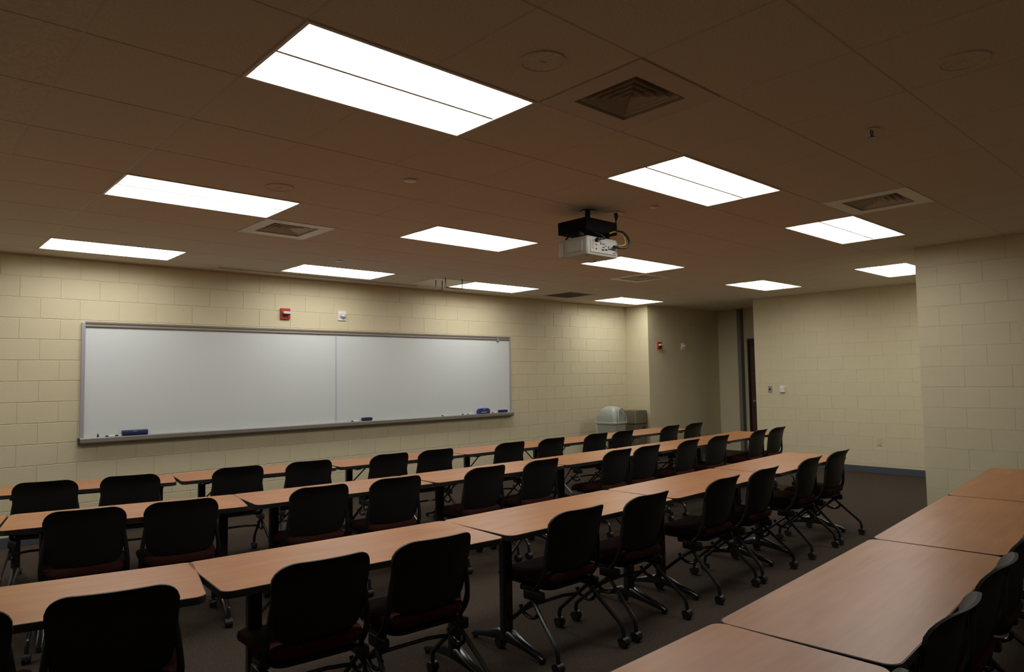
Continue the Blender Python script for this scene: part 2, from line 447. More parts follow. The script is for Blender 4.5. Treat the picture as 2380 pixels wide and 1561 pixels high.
def make_fixture(a, b_):
    x0, x1, y0, y1 = gx(a), gx(a+2), gy(b_), gy(b_+1)
    cx_, cy_ = (x0+x1)/2, (y0+y1)/2; hx, hy = (x1-x0)/2-0.005, (y1-y0)/2-0.005
    t = thing('ceiling_light', LLAB[(a, b_)], 'ceiling light', (cx_, cy_, H), 0, 'recessed fluorescent ceiling lights')
    fw = 0.014
    def frame(b):
        box(b, -hx, hx, -hy, -hy+fw, -0.004, 0.06); box(b, -hx, hx, hy-fw, hy, -0.004, 0.06)
        box(b, -hx, -hx+fw, -hy+fw, hy-fw, -0.004, 0.06); box(b, hx-fw, hx, -hy+fw, hy-fw, -0.004, 0.06)
    obj('frame', frame, M['white_metal'], t)
    obj('housing', lambda b: box(b, -hx+0.01, hx-0.01, -hy+0.01, hy-0.01, 0.062, 0.11, 0.006), M['white_metal'], t)
    obj('middle_bar', lambda b: loft(b, [[(x, -0.0105, 0.040), (x, 0.0105, 0.040), (x, 0.0080, 0.003), (x, -0.0080, 0.003)] for x in (-hx+fw, hx-fw)]), M['white_metal'], t)
    for s in (-1, 1):
        def lens(b):
            rows = []
            n = 5
            for k in range(n+1):
                u = k/n; y = s*(0.0105 + u*(hy-fw-0.012)); z = 0.042 - 0.006*math.sin(PI*u)
                rows.append([(-hx+fw+0.002, y, z), (hx-fw-0.002, y, z)])
            V = [[b.verts.new(p) for p in r] for r in rows]
            for p, q_ in zip(V, V[1:]): b.faces.new((p[0], p[1], q_[1], q_[0]))
        o = obj('diffuser', lens, M['lens'], t)
        # make sure the lens faces down
        if o.data.polygons[0].normal.z > 0: o.data.flip_normals()
    return t
for a, b_ in LIGHTS + HIDDEN_LIGHTS: make_fixture(a, b_)

# ------------------------------------------------------------------ air diffusers
def make_vent(cell, label):
    i, j = cell; x0, x1, y0, y1 = gx(i), gx(i+1), gy(j), gy(j+1)
    hx, hy = (x1-x0)/2-0.005, (y1-y0)/2-0.005
    t = thing('ceiling_vent', label, 'air vent', ((x0+x1)/2, (y0+y1)/2, H), 0, 'square ceiling air diffusers')
    met = M['vent_metal'] if cell == (2, -1) else M['white_metal']
    core = 0.62 if cell == (2, -1) else 0.66
    def plate(b):
        o_ = [(-hx, -hy), (hx, -hy), (hx, hy), (-hx, hy)]; i_ = [(x*core, y*core) for x, y in o_]
        for k in range(4):
            k2 = (k+1) % 4
            vs = [b.verts.new((*p, z)) for z in (-0.003,) for p in (o_[k], o_[k2], i_[k2], i_[k])]
            vt = [b.verts.new((*p, 0.02)) for p in (o_[k], o_[k2], i_[k2], i_[k])]
            b.faces.new(vs); b.faces.new(vt[::-1])
            for e in range(4): b.faces.new((vs[e], vt[e], vt[(e+1) % 4], vs[(e+1) % 4]))
    obj('face_plate', plate, met, t)
    obj('duct', lambda b: box(b, -hx*core, hx*core, -hy*core, hy*core, 0.09, 0.11), M['vent_dark'], t)
    NL = 5
    for k in range(NL):
        f = core*(1-(k+0.45)/NL); f2 = f-core*0.50/NL
        def louvre(b):
            A = [(sx*hx*f, sy*hy*f, 0.004) for sx, sy in ((-1,-1), (1,-1), (1,1), (-1,1))]
            f2_ = max(f2, 0.02)
            B = [(sx*hx*f2_, sy*hy*f2_, 0.045) for sx, sy in ((-1,-1), (1,-1), (1,1), (-1,1))]
            a = [b.verts.new(p) for p in A]; c = [b.verts.new(p) for p in B]
            a2 = [b.verts.new((p[0], p[1], p[2]+0.004)) for p in A]; c2 = [b.verts.new((p[0], p[1], p[2]+0.004)) for p in B]
            for e in range(4):
                e2 = (e+1) % 4
                b.faces.new((a[e], a[e2], c[e2], c[e])); b.faces.new((a2[e2], a2[e], c2[e], c2[e2]))
                b.faces.new((a[e2], a[e], a2[e], a2[e2])); b.faces.new((c[e], c[e2], c2[e2], c2[e]))
        obj('louvre', louvre, met, t)
    return t
make_vent((2,-1), 'large brownish square air vent beside the nearest ceiling light')
make_vent((2,5), 'white-rimmed square air vent at the left, below the second light')
make_vent((7,-1), 'white-rimmed square air vent at the upper right of the ceiling')
make_vent((10,5), 'small far square air vent below the light behind the projector')
# dark egg-crate return grille
i, j = 11, 8
x0, x1, y0, y1 = gx(i), gx(i+1), gy(j), gy(j+1)
t = thing('return_grille', 'dark square return air grille near the whiteboard wall ceiling line', 'air vent', ((x0+x1)/2, (y0+y1)/2, H))
hx, hy = (x1-x0)/2-0.005, (y1-y0)/2-0.005
def rg_frame(b):
    box(b, -hx, hx, -hy, -hy+0.02, -0.003, 0.015); box(b, -hx, hx, hy-0.02, hy, -0.003, 0.015)
    box(b, -hx, -hx+0.02, -hy+0.02, hy-0.02, -0.003, 0.015); box(b, hx-0.02, hx, -hy+0.02, hy-0.02, -0.003, 0.015)
obj('frame', rg_frame, M['tee'], t)
def rg(b):
    for k in range(1, 12):
        x = -hx + 2*hx*k/12; box(b, x-0.002, x+0.002, -hy+0.02, hy-0.02, 0.0, 0.02)
        y = -hy + 2*hy*k/12; box(b, -hx+0.02, hx-0.02, y-0.002, y+0.002, 0.002, 0.02)
obj('grille', rg, M['steel_paint'], t, kind='stuff')
obj('duct', lambda b: box(b, -hx, hx, -hy, hy, 0.10, 0.12), M['vent_dark'], t)

# ceiling plate with two hanging rod brackets
i, j = 7, 8
x0, x1, y0, y1 = gx(i), gx(i+1), gy(j), gy(j+1)
t = thing('ceiling_plate', 'pale metal ceiling plate with black hanging rods above the whiteboard', 'ceiling plate', ((x0+x1)/2, (y0+y1)/2, H))
hx, hy = (x1-x0)/2-0.004, (y1-y0)/2-0.004
obj('plate', lambda b: box(b, -hx, hx, -hy, hy, -0.004, 0.012, 0.001), M['white_metal'], t)
for (px, py, qx, qy) in ((4.39-(x0+x1)/2, 5.19-(y0+y1)/2, 4.51-(x0+x1)/2, 5.21-(y0+y1)/2), (4.36-(x0+x1)/2, 4.94-(y0+y1)/2, 4.64-(x0+x1)/2, 4.94-(y0+y1)/2)):
    def rods(b):
        z = -0.13
        if py > 0:   # two separate rods
            for ax, ay in ((px, py), (qx, qy)):
                tube(b, [(ax, ay, 0), (ax, ay, z)], 0.011, 8); cyl(b, (ax, ay, z), (0, 0, 1), 0.016, 0.02, 8)
            tube(b, [(px-0.04, py, -0.006), (qx+0.04, qy, -0.006)], 0.006, 6)
        else:        # a square hoop
            tube(b, [(px, py, -0.002), (px, py, z), (qx, qy, z), (qx, qy, -0.002)], 0.007, 8)
    obj('rod_bracket', rods, M['black_metal'], t)

# slot of the recessed projection screen, along the wall
t = thing('screen_housing', 'long narrow recessed screen slot in the ceiling along the whiteboard wall', 'screen housing', (3.16, 5.86, H))
obj('frame', lambda b: (box(b, -1.42, 1.36, -0.07, -0.05, -0.006, -0.001), box(b, -1.42, 1.36, 0.05, 0.08, -0.008, -0.001), box(b, -1.42, -1.40, -0.05, 0.05, -0.006, -0.001), box(b, 1.34, 1.36, -0.05, 0.05, -0.006, -0.001)), M['white_metal'], t)
obj('slot', lambda b: box(b, -1.40, 1.34, -0.05, -0.01, -0.004, -0.001), M['vent_dark'], t)
obj('flap', lambda b: box(b, -1.40, 1.34, -0.01, 0.05, -0.006, -0.001), M['white_metal'], t)

# speakers, sprinkler caps, small devices
def ring_bm(b, r0_, r1_, z0, z1, n=32):
    A = [[b.verts.new((r*math.cos(2*PI*k/n), r*math.sin(2*PI*k/n), z)) for k in range(n)] for r, z in ((r0_, z1), (r0_, z0), (r1_, z0), (r1_, z1))]
    for p, q_ in zip(A, A[1:]+A[:1]):
        for k in range(n): b.faces.new((p[k], p[(k+1) % n], q_[(k+1) % n], q_[k]))
def speaker(x, y, label, rim='ceiling'):
    t = thing('ceiling_speaker', label, 'speaker', (x, y, H), 0, 'round ceiling speakers')
    obj('rim', lambda b: ring_bm(b, 0.088, 0.098, -0.006, -0.0005), M[rim], t, True)
    obj('grille', lambda b: cyl(b, (0, 0, -0.002), (0, 0, 1), 0.087, 0.003, 32), M['ceiling'], t)
    obj('badge', lambda b: box(b, -0.014, 0.014, -0.006, 0.006, -0.0055, -0.0036), M['vent_metal'], t)
speaker(0.88, -0.34, 'round ceiling speaker between the nearest light and the large vent')
speaker(0.86, 2.18, 'small-looking round ceiling speaker at the end of the left light')
speaker(2.25, -1.52, 'dim round ceiling speaker at the top right corner of the ceiling')
def cap(x, y, label, r=0.042):
    t = thing('sprinkler', label, 'sprinkler', (x, y, H), 0, 'concealed sprinkler caps')
    obj('cover_plate', lambda b: tube(b, [(0, 0, -0.0005), (0, 0, -0.006), (0, 0, -0.010)], [r*0.9, r, r*0.85], 24), M['white_plastic'], t, True)
    obj('neck', lambda b: cyl(b, (0, 0, -0.001), (0, 0, 1), r*1.12, 0.001, 24), M['tee'], t)
cap(1.446, 1.472, 'white round sprinkler cap left of centre, left of the projector')
cap(6.90, 4.515, 'tiny white sprinkler cap before the far corner light')
cap(2.633, 4.608, 'white sprinkler cap just above the light near the red alarm')
cap(3.342, 0.881, 'sprinkler cap under the nearest corner of the right-hand large light', 0.035)
t = thing('pendent_sprinkler', 'dark pendent sprinkler head on the right half of the ceiling', 'sprinkler', (2.836, -0.93, H))
obj('escutcheon', lambda b: cyl(b, (0, 0, -0.003), (0, 0, 1), 0.038, 0.005, 20), M['tee'], t, True)
obj('frame', lambda b: (tube(b, [(-0.012, 0, -0.005), (-0.016, 0, -0.03), (0, 0, -0.045)], 0.003, 6), tube(b, [(0.012, 0, -0.005), (0.016, 0, -0.03), (0, 0, -0.045)], 0.003, 6)), M['black_metal'], t)
obj('deflector', lambda b: cyl(b, (0, 0, -0.048), (0, 0, 1), 0.022, 0.003, 16), M['black_metal'], t)
t = thing('pendent_sprinkler', 'small pendent sprinkler head on the corridor ceiling', 'sprinkler', (11.3, 4.75, H))
obj('escutcheon', lambda b: cyl(b, (0, 0, -0.003), (0, 0, 1), 0.04, 0.005, 16), M['white_plastic'], t, True)
obj('frame', lambda b: (tube(b, [(-0.012, 0, -0.005), (-0.016, 0, -0.03), (0, 0, -0.045)], 0.003, 6), tube(b, [(0.012, 0, -0.005), (0.016, 0, -0.03), (0, 0, -0.045)], 0.003, 6)), M['chrome'], t)
obj('deflector', lambda b: cyl(b, (0, 0, -0.048), (0, 0, 1), 0.022, 0.003, 16), M['chrome'], t)

# ------------------------------------------------------------------ whiteboard
BX0, BX1, BZ0, BZ1 = 0.452, 6.533, 0.968, 2.245
SEAM = 3.395
t = thing('whiteboard', 'long two-panel whiteboard in an aluminium frame on the block wall', 'whiteboard', (BX0, WY, BZ0))
bw, bh = BX1-BX0, BZ1-BZ0; sx_ = SEAM-BX0
for a, c in ((0.03, sx_-0.012), (sx_+0.012, bw-0.02)):
    obj('panel', lambda b: box(b, a, c, -0.022, -0.002, 0.05, bh-0.05), M['board'], t)
obj('joint_strip', lambda b: box(b, sx_-0.012, sx_+0.012, -0.025, -0.002, 0.05, bh-0.05, 0.001), M['seam'], t)
obj('side_frame', lambda b: box(b, 0, 0.035, -0.035, -0.001, 0.02, bh-0.01, 0.003), M['aluminium'], t)
obj('side_frame', lambda b: box(b, bw-0.024, bw, -0.035, -0.001, 0.02, bh-0.01, 0.003), M['aluminium'], t)
rail = obj('map_rail', lambda b: (box(b, 0.03, bw, -0.038, -0.001, bh-0.022, bh, 0.002), box(b, 0.03, bw, -0.038, -0.001, bh-0.055, bh-0.042, 0.002)), M['tray_alu'], t)
obj('cork_strip', lambda b: box(b, 0.032, bw-0.002, -0.030, -0.002, bh-0.042, bh-0.022), M['cork'], rail)
obj('map_hook', lambda b: (box(b, bw-0.30, bw-0.255, -0.05, -0.038, bh-0.075, bh-0.02, 0.003), tube(b, smooth_path([(bw-0.278, -0.05, bh-0.06), (bw-0.278, -0.065, bh-0.09), (bw-0.278, -0.085, bh-0.07)]), 0.004, 6)), M['steel'], rail)
def tray(b):
    prof = [(-0.001, 0.0), (-0.001, 0.055), (-0.060, 0.048), (-0.078, 0.058), (-0.088, 0.048), (-0.088, 0.010), (-0.075, -0.004), (-0.02, -0.012)]
    loft(b, [[(x, y, z) for y, z in prof] for x in (-0.008, bw+0.01)])
    loft(b, [[(bw+0.01, y, z) for y, z in prof], [(bw+0.055, y*0.25-0.0, 0.03+(z-0.03)*0.55) for y, z in prof]])
obj('tray', tray, M['tray_alu'], t)
obj('tray_end_cap', lambda b: box(b, -0.016, -0.008, -0.09, -0.001, -0.012, 0.058, 0.002), M['black'], t)
TZ = BZ0 + 0.0535   # top of the tray surface near its middle
TY = WY - 0.045

def marker(x, colr, label, rz=0.0, ln=0.12):
    t = thing('marker', label, 'marker', (x, TY-0.006, TZ+0.006), rz, 'markers on the whiteboard tray')
    obj('barrel', lambda b: cyl(b, (0.0, 0, 0.003), (1, 0, 0), 0.0075, ln*0.62, 12), M['white_plastic'], t, True)
    obj('cap', lambda b: tube(b, [(-ln*0.31, 0, 0.003), (-ln*0.5, 0, 0.003), (-ln*0.56, 0, 0.003)], [0.009, 0.009, 0.006], 12), M[colr], t, True)
marker(0.75, 'black', 'black-capped marker on the tray just left of the long navy eraser')
marker(0.84, 'black', 'second marker touching the long navy eraser on the tray', 0.06)
marker(3.67, 'black', 'marker on the tray left of the small middle eraser')
marker(5.18, 'black', 'black-capped marker alone on the right half of the tray')
marker(5.56, 'black', 'dark-capped marker left of the tall blue eraser', 0.05)
marker(5.66, 'black', 'marker lying right up against the tall blue eraser', -0.05)
marker(6.17, 'red', 'red-capped marker between the two right-hand erasers')
o = obj('loose_marker_cap', lambda b: tube(b, [(0, 0, 0), (0, 0, 0.03), (0, 0, 0.036)], [0.009, 0.008, 0.004], 12), M['black'], None, True, (0.615, TY, TZ+0.003))
tag(o, 'small marker cap standing upright at the left end of the tray', 'marker cap')

def eraser_long(x):
    t = thing('board_eraser', 'long rounded navy eraser at the left end of the tray', 'eraser', (x, TY-0.012, TZ+0.001))
    prof = rrect(0.028, 0.030, 0.016, 4)
    def body(b):
        loft(b, [[(X, u*s, 0.031+v*s) for u, v in prof] for X, s in ((-0.126, 0.86), (-0.122, 1), (-0.004, 1), (-0.0035, 0.95), (0.0035, 0.95), (0.004, 1), (0.122, 1), (0.126, 0.86))])
    obj('body', body, M['navy'], t, True)
    obj('label_patch', lambda b: box(b, -0.022, 0.016, -0.0295, -0.0275, 0.044, 0.053), M['blue_label'], t)
eraser_long(0.965)
def eraser_small(x, label, colr='navy', w_=0.145, h_=0.04):
    t = thing('board_eraser', label, 'eraser', (x, TY-0.012, TZ+0.001))
    prof = rrect(w_/2, h_/2, h_*0.42, 5)
    obj('body', lambda b: prism(b, [(u, v+h_/2+0.008) for u, v in prof], -0.024, 0.026, 'y'), M[colr], t, True)
    obj('felt', lambda b: box(b, -w_/2+0.004, w_/2-0.004, -0.022, 0.024, 0.0, 0.010), M['black'], t)
eraser_small(3.84, 'small dark blue eraser on the tray near the board joint')
eraser_small(6.33, 'small dark blue eraser at the right end of the tray', 'navy', 0.17, 0.036)
t = thing('board_eraser', 'tall bright blue arched eraser on the right part of the tray', 'eraser', (5.92, TY-0.012, TZ+0.001))
def arch(b):
    n = 14
    out = [(-0.115*math.copysign(abs(math.cos(PI*k/n))**0.45, math.cos(PI*k/n)), 0.008 + 0.078*math.sin(PI*k/n)**0.5) for k in range(n+1)]
    inn = [(-0.072*math.copysign(abs(math.cos(PI*k/n))**0.5, math.cos(PI*k/n)), 0.008 + 0.040*math.sin(PI*k/n)**0.5) for k in range(n+1)]
    for y0, y1 in ((-0.026, 0.028),):
        A = [b.verts.new((u, y0, v)) for u, v in out]; B = [b.verts.new((u, y0, v)) for u, v in inn]
        C = [b.verts.new((u, y1, v)) for u, v in out]; D = [b.verts.new((u, y1, v)) for u, v in inn]
        for k in range(n):
            b.faces.new((A[k], A[k+1], B[k+1], B[k])); b.faces.new((C[k+1], C[k], D[k], D[k+1]))
            b.faces.new((A[k+1], A[k], C[k], C[k+1])); b.faces.new((B[k], B[k+1], D[k+1], D[k]))
        b.faces.new((A[0], B[0], D[0], C[0])); b.faces.new((B[n], A[n], C[n], D[n]))
obj('handle', arch, M['blue'], t, True)
obj('felt', lambda b: box(b, -0.113, 0.113, -0.024, 0.026, 0, 0.012), M['black'], t)
obj('core', lambda b: box(b, -0.07, 0.07, -0.018, 0.02, 0.012, 0.042, 0.004), M['bin_grey'], t)
obj('label_patch', lambda b: box(b, -0.012, 0.012, -0.0275, -0.0262, 0.066, 0.076), M['white_plastic'], t)

# ------------------------------------------------------------------ wall devices
def alarm(x, y, z, label, s=1.0):
    t = thing('fire_alarm', label, 'fire alarm', (x, y, z))
    obj('back_plate', lambda b: box(b, -0.062*s, 0.062*s, -0.03, 0, -0.068*s, 0.068*s, 0.004), M['red'], t)
    obj('strobe', lambda b: box(b, -0.045*s, 0.055*s, -0.075, -0.03, -0.006*s, 0.026*s, 0.006), M['strobe'], t)
    obj('sounder_grille', lambda b: (box(b, -0.04*s, 0.03*s, -0.034, -0.03, -0.05*s, -0.044*s), box(b, -0.04*s, 0.03*s, -0.034, -0.03, -0.037*s, -0.031*s), box(b, -0.04*s, 0.03*s, -0.034, -0.03, -0.024*s, -0.018*s)), M['black'], t)
alarm(2.69, WY, 2.437, 'red fire alarm strobe on the wall above the whiteboard')
alarm(9.93, RY, 2.145, 'red fire alarm on the dark corridor wall')
def sensor(x, y, z, label, s=1.0):
    t = thing('wall_sensor', label, 'sensor', (x, y, z))
    obj('back_plate', lambda b: box(b, -0.058*s, 0.058*s, -0.014, 0, -0.066*s, 0.066*s, 0.004), M['white_plastic'], t)
    def dome(b):
        n = 14; rings = []
        for k in range(5):
            a = k*PI/2/4.6; r = 0.045*s*math.cos(a)
            rings.append([(r*math.cos(2*PI*q_/n)+0.008, -0.014-0.048*math.sin(a), 0.006+r*0.75*math.sin(2*PI*q_/n)-0.012*math.sin(a)) for q_ in range(n)])
        loft(b, rings)
    obj('lens_dome', dome, M['strobe'], t, True)
    obj('bracket', lambda b: box(b, -0.03*s, 0.045*s, -0.05, -0.014, 0.018, 0.026, 0.003), M['white_plastic'], t)
sensor(3.49, WY, 2.449, 'white sensor with a dome lens above the whiteboard')
sensor(10.74, RY, 2.147, 'white sensor on the dark corridor wall')
t = thing('light_switch', 'steel light switch plate on the far wall', 'light switch', (EX, 3.62, 1.302), -PI/2)
obj('plate', lambda b: box(b, -0.037, 0.037, -0.006, 0, -0.06, 0.06, 0.002), M['steel'], t)
obj('rocker', lambda b: box(b, -0.013, 0.013, -0.014, -0.006, -0.02, 0.02, 0.003), M['black'], t)
obj('screw', lambda b: (cyl(b, (0, -0.007, 0.045), (0, 1, 0), 0.004, 0.003, 8), cyl(b, (0, -0.007, -0.045), (0, 1, 0), 0.004, 0.003, 8)), M['chrome'], t)
t = thing('thermostat', 'small white thermostat beside the light switch on the far wall', 'thermostat', (EX, 3.39, 1.302), -PI/2)
obj('base', lambda b: box(b, -0.05, 0.05, -0.008, 0, -0.058, 0.058, 0.003), M['white_plastic'], t)
obj('cover', lambda b: box(b, -0.042, 0.042, -0.035, -0.008, -0.05, 0.05, 0.008), M['white_plastic'], t)
t = thing('power_outlet', 'ivory power outlet low on the far wall', 'outlet', (EX, 1.855, 0.485), -PI/2)
obj('plate', lambda b: box(b, -0.037, 0.037, -0.006, 0, -0.058, 0.058, 0.002), M['ivory'], t)
for s in (-1, 1):
    obj('socket', lambda b: box(b, -0.016, 0.016, -0.009, -0.006, s*0.025-0.014, s*0.025+0.014, 0.003), M['ivory'], t)

# ------------------------------------------------------------------ ceiling projector
px0, px1, py0, py1, pz0, pz1 = 0, 0.365, 0, 0.245, 0, 0.135
mount = thing('projector_mount', 'black ceiling mount box and pole above the projector', 'projector mount', (3.03, 1.30, H))
obj('ceiling_flange', lambda b: cyl(b, (0, 0, -0.005), (0, 0, 1), 0.06, 0.009, 24), M['black'], mount, True)
obj('pole', lambda b: cyl(b, (0, 0, -0.06), (0, 0, 1), 0.022, 0.12, 16), M['black'], mount, True)
obj('mount_box', lambda b: box(b, -0.20, 0.17, -0.16, 0.14, -0.205, -0.105, 0.004), M['mount'], mount)
obj('bracket_arm', lambda b: (box(b, -0.19, -0.16, -0.10, -0.07, -0.235, -0.205, 0.003), box(b, 0.12, 0.15, -0.10, -0.07, -0.235, -0.205, 0.003), box(b, -0.02, 0.01, 0.08, 0.11, -0.235, -0.205, 0.003)), M['black'], mount)
obj('lever', lambda b: tube(b, [(-0.17, 0.04, -0.20), (-0.185, 0.05, -0.235), (-0.20, 0.06, -0.25)], 0.007, 8), M['black'], mount)
pj = thing('projector', 'white projector hanging upside down under the black ceiling mount', 'projector', (2.832, 1.14, 2.518))
def pj_body(b):
    prof = rrect(0.188, 0.145, 0.018, 4); o_ = (0.188, 0.145)
    loft(b, [[(u*s+o_[0], v*s+o_[1], z) for u, v in prof] for z, s in ((0.0, 0.97), (0.012, 1.0), (0.125, 1.0), (0.142, 0.95))])
obj('body', pj_body, M['off_white'], pj, True)
conn = obj('connector_panel', lambda b: box(b, 0.035, 0.345, -0.006, 0.002, 0.018, 0.118, 0.002), M['pale'], pj)
obj('vent_patch', lambda b: [box(b, 0.045, 0.075, -0.008, -0.006, 0.045+k*0.012, 0.051+k*0.012) for k in range(6)], M['bin_grey'], conn)
obj('warning_sticker', lambda b: box(b, 0.088, 0.112, -0.0075, -0.006, 0.072, 0.086), M['orange'], conn)
obj('power_socket', lambda b: (box(b, 0.085, 0.115, -0.012, -0.006, 0.100, 0.122, 0.002), cyl(b, (0.098, -0.008, 0.046), (0, 1, 0), 0.006, 0.004, 10)), M['black'], conn)
def ports(b):
    for k, (x, z, w_, h_) in enumerate([(0.150, 0.085, 0.008, 0.014), (0.165, 0.040, 0.026, 0.010), (0.205, 0.044, 0.026, 0.010), (0.175, 0.062, 0.02, 0.006), (0.175, 0.088, 0.026, 0.005), (0.30, 0.030, 0.03, 0.004), (0.20, 0.075, 0.02, 0.004)]):
        box(b, x, x+w_, -0.009, -0.006, z, z+h_)
    for k in range(5): cyl(b, (0.245+0.019*(k % 4), -0.008, 0.058+0.016*(k // 4)), (0, 1, 0), 0.0055, 0.005, 10)
obj('port', ports, M['black'], conn, kind='stuff')
def lens_side(b):
    cyl(b, (0.10, 0.300, 0.075), (0, 1, 0), 0.04, 0.03, 20)
obj('lens', lens_side, M['black'], pj, True)
obj('lamp_door', lambda b: (box(b, -0.008, 0.001, 0.045, 0.20, 0.03, 0.115, 0.002)), M['off_white'], pj)
obj('front_bezel', lambda b: box(b, -0.012, 0.0, 0.245, 0.285, 0.004, 0.118, 0.003), M['pale'], pj)
obj('foot', lambda b: (cyl(b, (0.05, 0.05, -0.004), (0, 0, 1), 0.012, 0.008, 10), cyl(b, (0.32, 0.2, -0.004), (0, 0, 1), 0.012, 0.008, 10)), M['off_white'], pj)
o = obj('projector_cable', lambda b: tube(b, smooth_path([(3.08, 1.12, 2.70), (3.13, 1.09, 2.715), (3.20, 1.08, 2.685), (3.225, 1.08, 2.635), (3.20, 1.09, 2.612), (3.14, 1.115, 2.607)], 5), 0.006, 8), M['yellow'], None, True)
tag(o, 'yellow cable looping from the mount into the side of the projector', 'cable')
o = obj('projector_cable', lambda b: (tube(b, smooth_path([(3.10, 1.11, 2.715), (3.17, 1.07, 2.715), (3.235, 1.06, 2.67), (3.245, 1.06, 2.615), (3.20, 1.08, 2.592), (3.13, 1.118, 2.597)], 5), 0.009, 8), box(b, 3.11, 3.17, 1.095, 1.118, 2.588, 2.606, 0.003)), M['black'], None, True)
tag(o, 'thick black cable looping beside the yellow one at the projector', 'cable')
o = obj('electric_cable', lambda b: (tube(b, smooth_path([(2.91, 1.15, 2.70), (2.96, 1.10, 2.665), (2.985, 1.09, 2.642), (2.945, 1.115, 2.637)], 5), 0.005, 8), box(b, 2.92, 2.955, 1.10, 1.127, 2.628, 2.648, 0.004)), M['black'], None, True)
tag(o, 'black power cord plugged into the projector side', 'power cord')
o = obj('hanging_cable', lambda b: (tube(b, smooth_path([(3.26, 1.20, H-0.002), (3.265, 1.20, H-0.05), (3.25, 1.21, 2.79), (3.18, 1.24, 2.765)], 4), [0.017]*4+[0.012]+[0.006]*8, 10),), M['black'], None, True)
tag(o, 'black plug and cord dropping from the ceiling outlet to the mount', 'power cord')
o = obj('ceiling_outlet', lambda b: (box(b, 3.20, 3.32, 1.15, 1.25, H-0.007, H-0.001, 0.002), box(b, 3.225, 3.25, 1.17, 1.23, H-0.010, H-0.007, 0.001)), M['white_metal'], None)
tag(o, 'small pale outlet plate on the ceiling above the projector', 'outlet')

# ------------------------------------------------------------------ waste bins
t = thing('waste_bin', 'grey waste bin with a domed swing lid in the far corner', 'waste bin', (8.49, 5.60, 0))
def rr(h, r, z, s=1.0, n=5): return [(u*s, v*s, z) for u, v in rrect(h, h, r, n)]
obj('body', lambda b: loft(b, [rr(0.155, 0.04, 0.0), rr(0.19, 0.04, 0.70), rr(0.195, 0.04, 0.745)]), M['bin_grey'], t, True)
obj('rim', lambda b: loft(b, [rr(0.205, 0.05, 0.735), rr(0.215, 0.05, 0.745), rr(0.215, 0.05, 0.77), rr(0.205, 0.05, 0.78)]), M['bin_dome'], t, True)
def dome(b):
    rings = []
    for k in range(9):
        a = k/8*PI/2*0.97; s = math.cos(a)**0.75; rings.append(rr(0.205, 0.05+0.05*k/8, 0.778+0.27*math.sin(a), max(s, 0.05)))
    loft(b, rings)
lid = obj('lid', dome, M['bin_dome'], t, True)
def flap(b):
    n = 16
    prof = [(0.115*math.cos(PI*k/n), 0.20*math.sin(PI*k/n)) for k in range(n+1)]
    A = [b.verts.new((0.208-0.42*v*0.32, u, 0.795+v)) for u, v in prof]; B = [b.verts.new((0.190-0.42*v*0.32, u, 0.795+v)) for u, v in prof]
    b.faces.new(A); b.faces.new(B[::-1])
    for k in range(n): b.faces.new((A[k], B[k], B[k+1], A[k+1]))
    b.faces.new((A[n], B[n], B[0], A[0]))
fl = obj('flap', flap, M['bin_grey'], t, True)
def hood(b):
    n = 16
    pts = [(0.225-0.42*0.215*math.sin(PI*k/n)*0.32, 0.13*math.cos(PI*k/n), 0.79+0.225*math.sin(PI*k/n)) for k in range(n+1)]
    tube(b, pts, 0.011, 8)
obj('hood_edge', hood, M['bin_dome'], lid, True)
t.rotation_euler = (0, 0, -1.45)
t = thing('recycling_bin', 'taupe recycling bin with a dark lid line beside the grey bin', 'recycling bin', (9.30, 5.74, 0))
obj('body', lambda b: loft(b, [rr(0.165, 0.03, 0.0), rr(0.19, 0.03, 0.69)]), M['bin_brown'], t, True)
obj('lid_gap', lambda b: loft(b, [rr(0.186, 0.03, 0.688), rr(0.186, 0.03, 0.708)]), M['black'], t)
def lid2(b):
    n = 5
    loft(b, [rr(0.198, 0.03, 0.705), rr(0.192, 0.03, 0.86), rr(0.180, 0.03, 0.935), rr(0.165, 0.03, 0.938), rr(0.15, 0.03, 0.915)])
obj('lid', lid2, M['bin_brown'], t, True)
def recycle(b):   # three bent arrows chasing each other
    for k in range(3):
        a = PI/2 + k*2*PI/3
        def P(r, d): return (r*math.cos(a+d), 0.0, r*math.sin(a+d))
        for r_in, r_out, d0, d1 in ((0.026, 0.046, -0.75, 0.55),):
            q4 = [P(r_in*0.9, d0), P(r_out*0.9, d0), P(r_out*1.15, 0), P(r_out*0.85, d1), P(r_in*0.8, d1), P(r_in*1.0, 0)]
            A = [b.verts.new((x, 0, z)) for x, y, z in q4]; B = [b.verts.new((x, 0.003, z)) for x, y, z in q4]
            b.faces.new(A); b.faces.new(B[::-1])
            for e in range(6): b.faces.new((A[e], B[e], B[(e+1) % 6], A[(e+1) % 6]))
        tip = [P(0.018, d1), P(0.05, d1), P(0.036, d1+0.55)]
        A = [b.verts.new((x, 0, z)) for x, y, z in tip]; B = [b.verts.new((x, 0.003, z)) for x, y, z in tip]
        b.faces.new(A); b.faces.new(B[::-1])
        for e in range(3): b.faces.new((A[e], B[e], B[(e+1) % 3], A[(e+1) % 3]))
obj('recycling_symbol', recycle, M['black'], t, loc=(0.06, -0.193, 0.60))

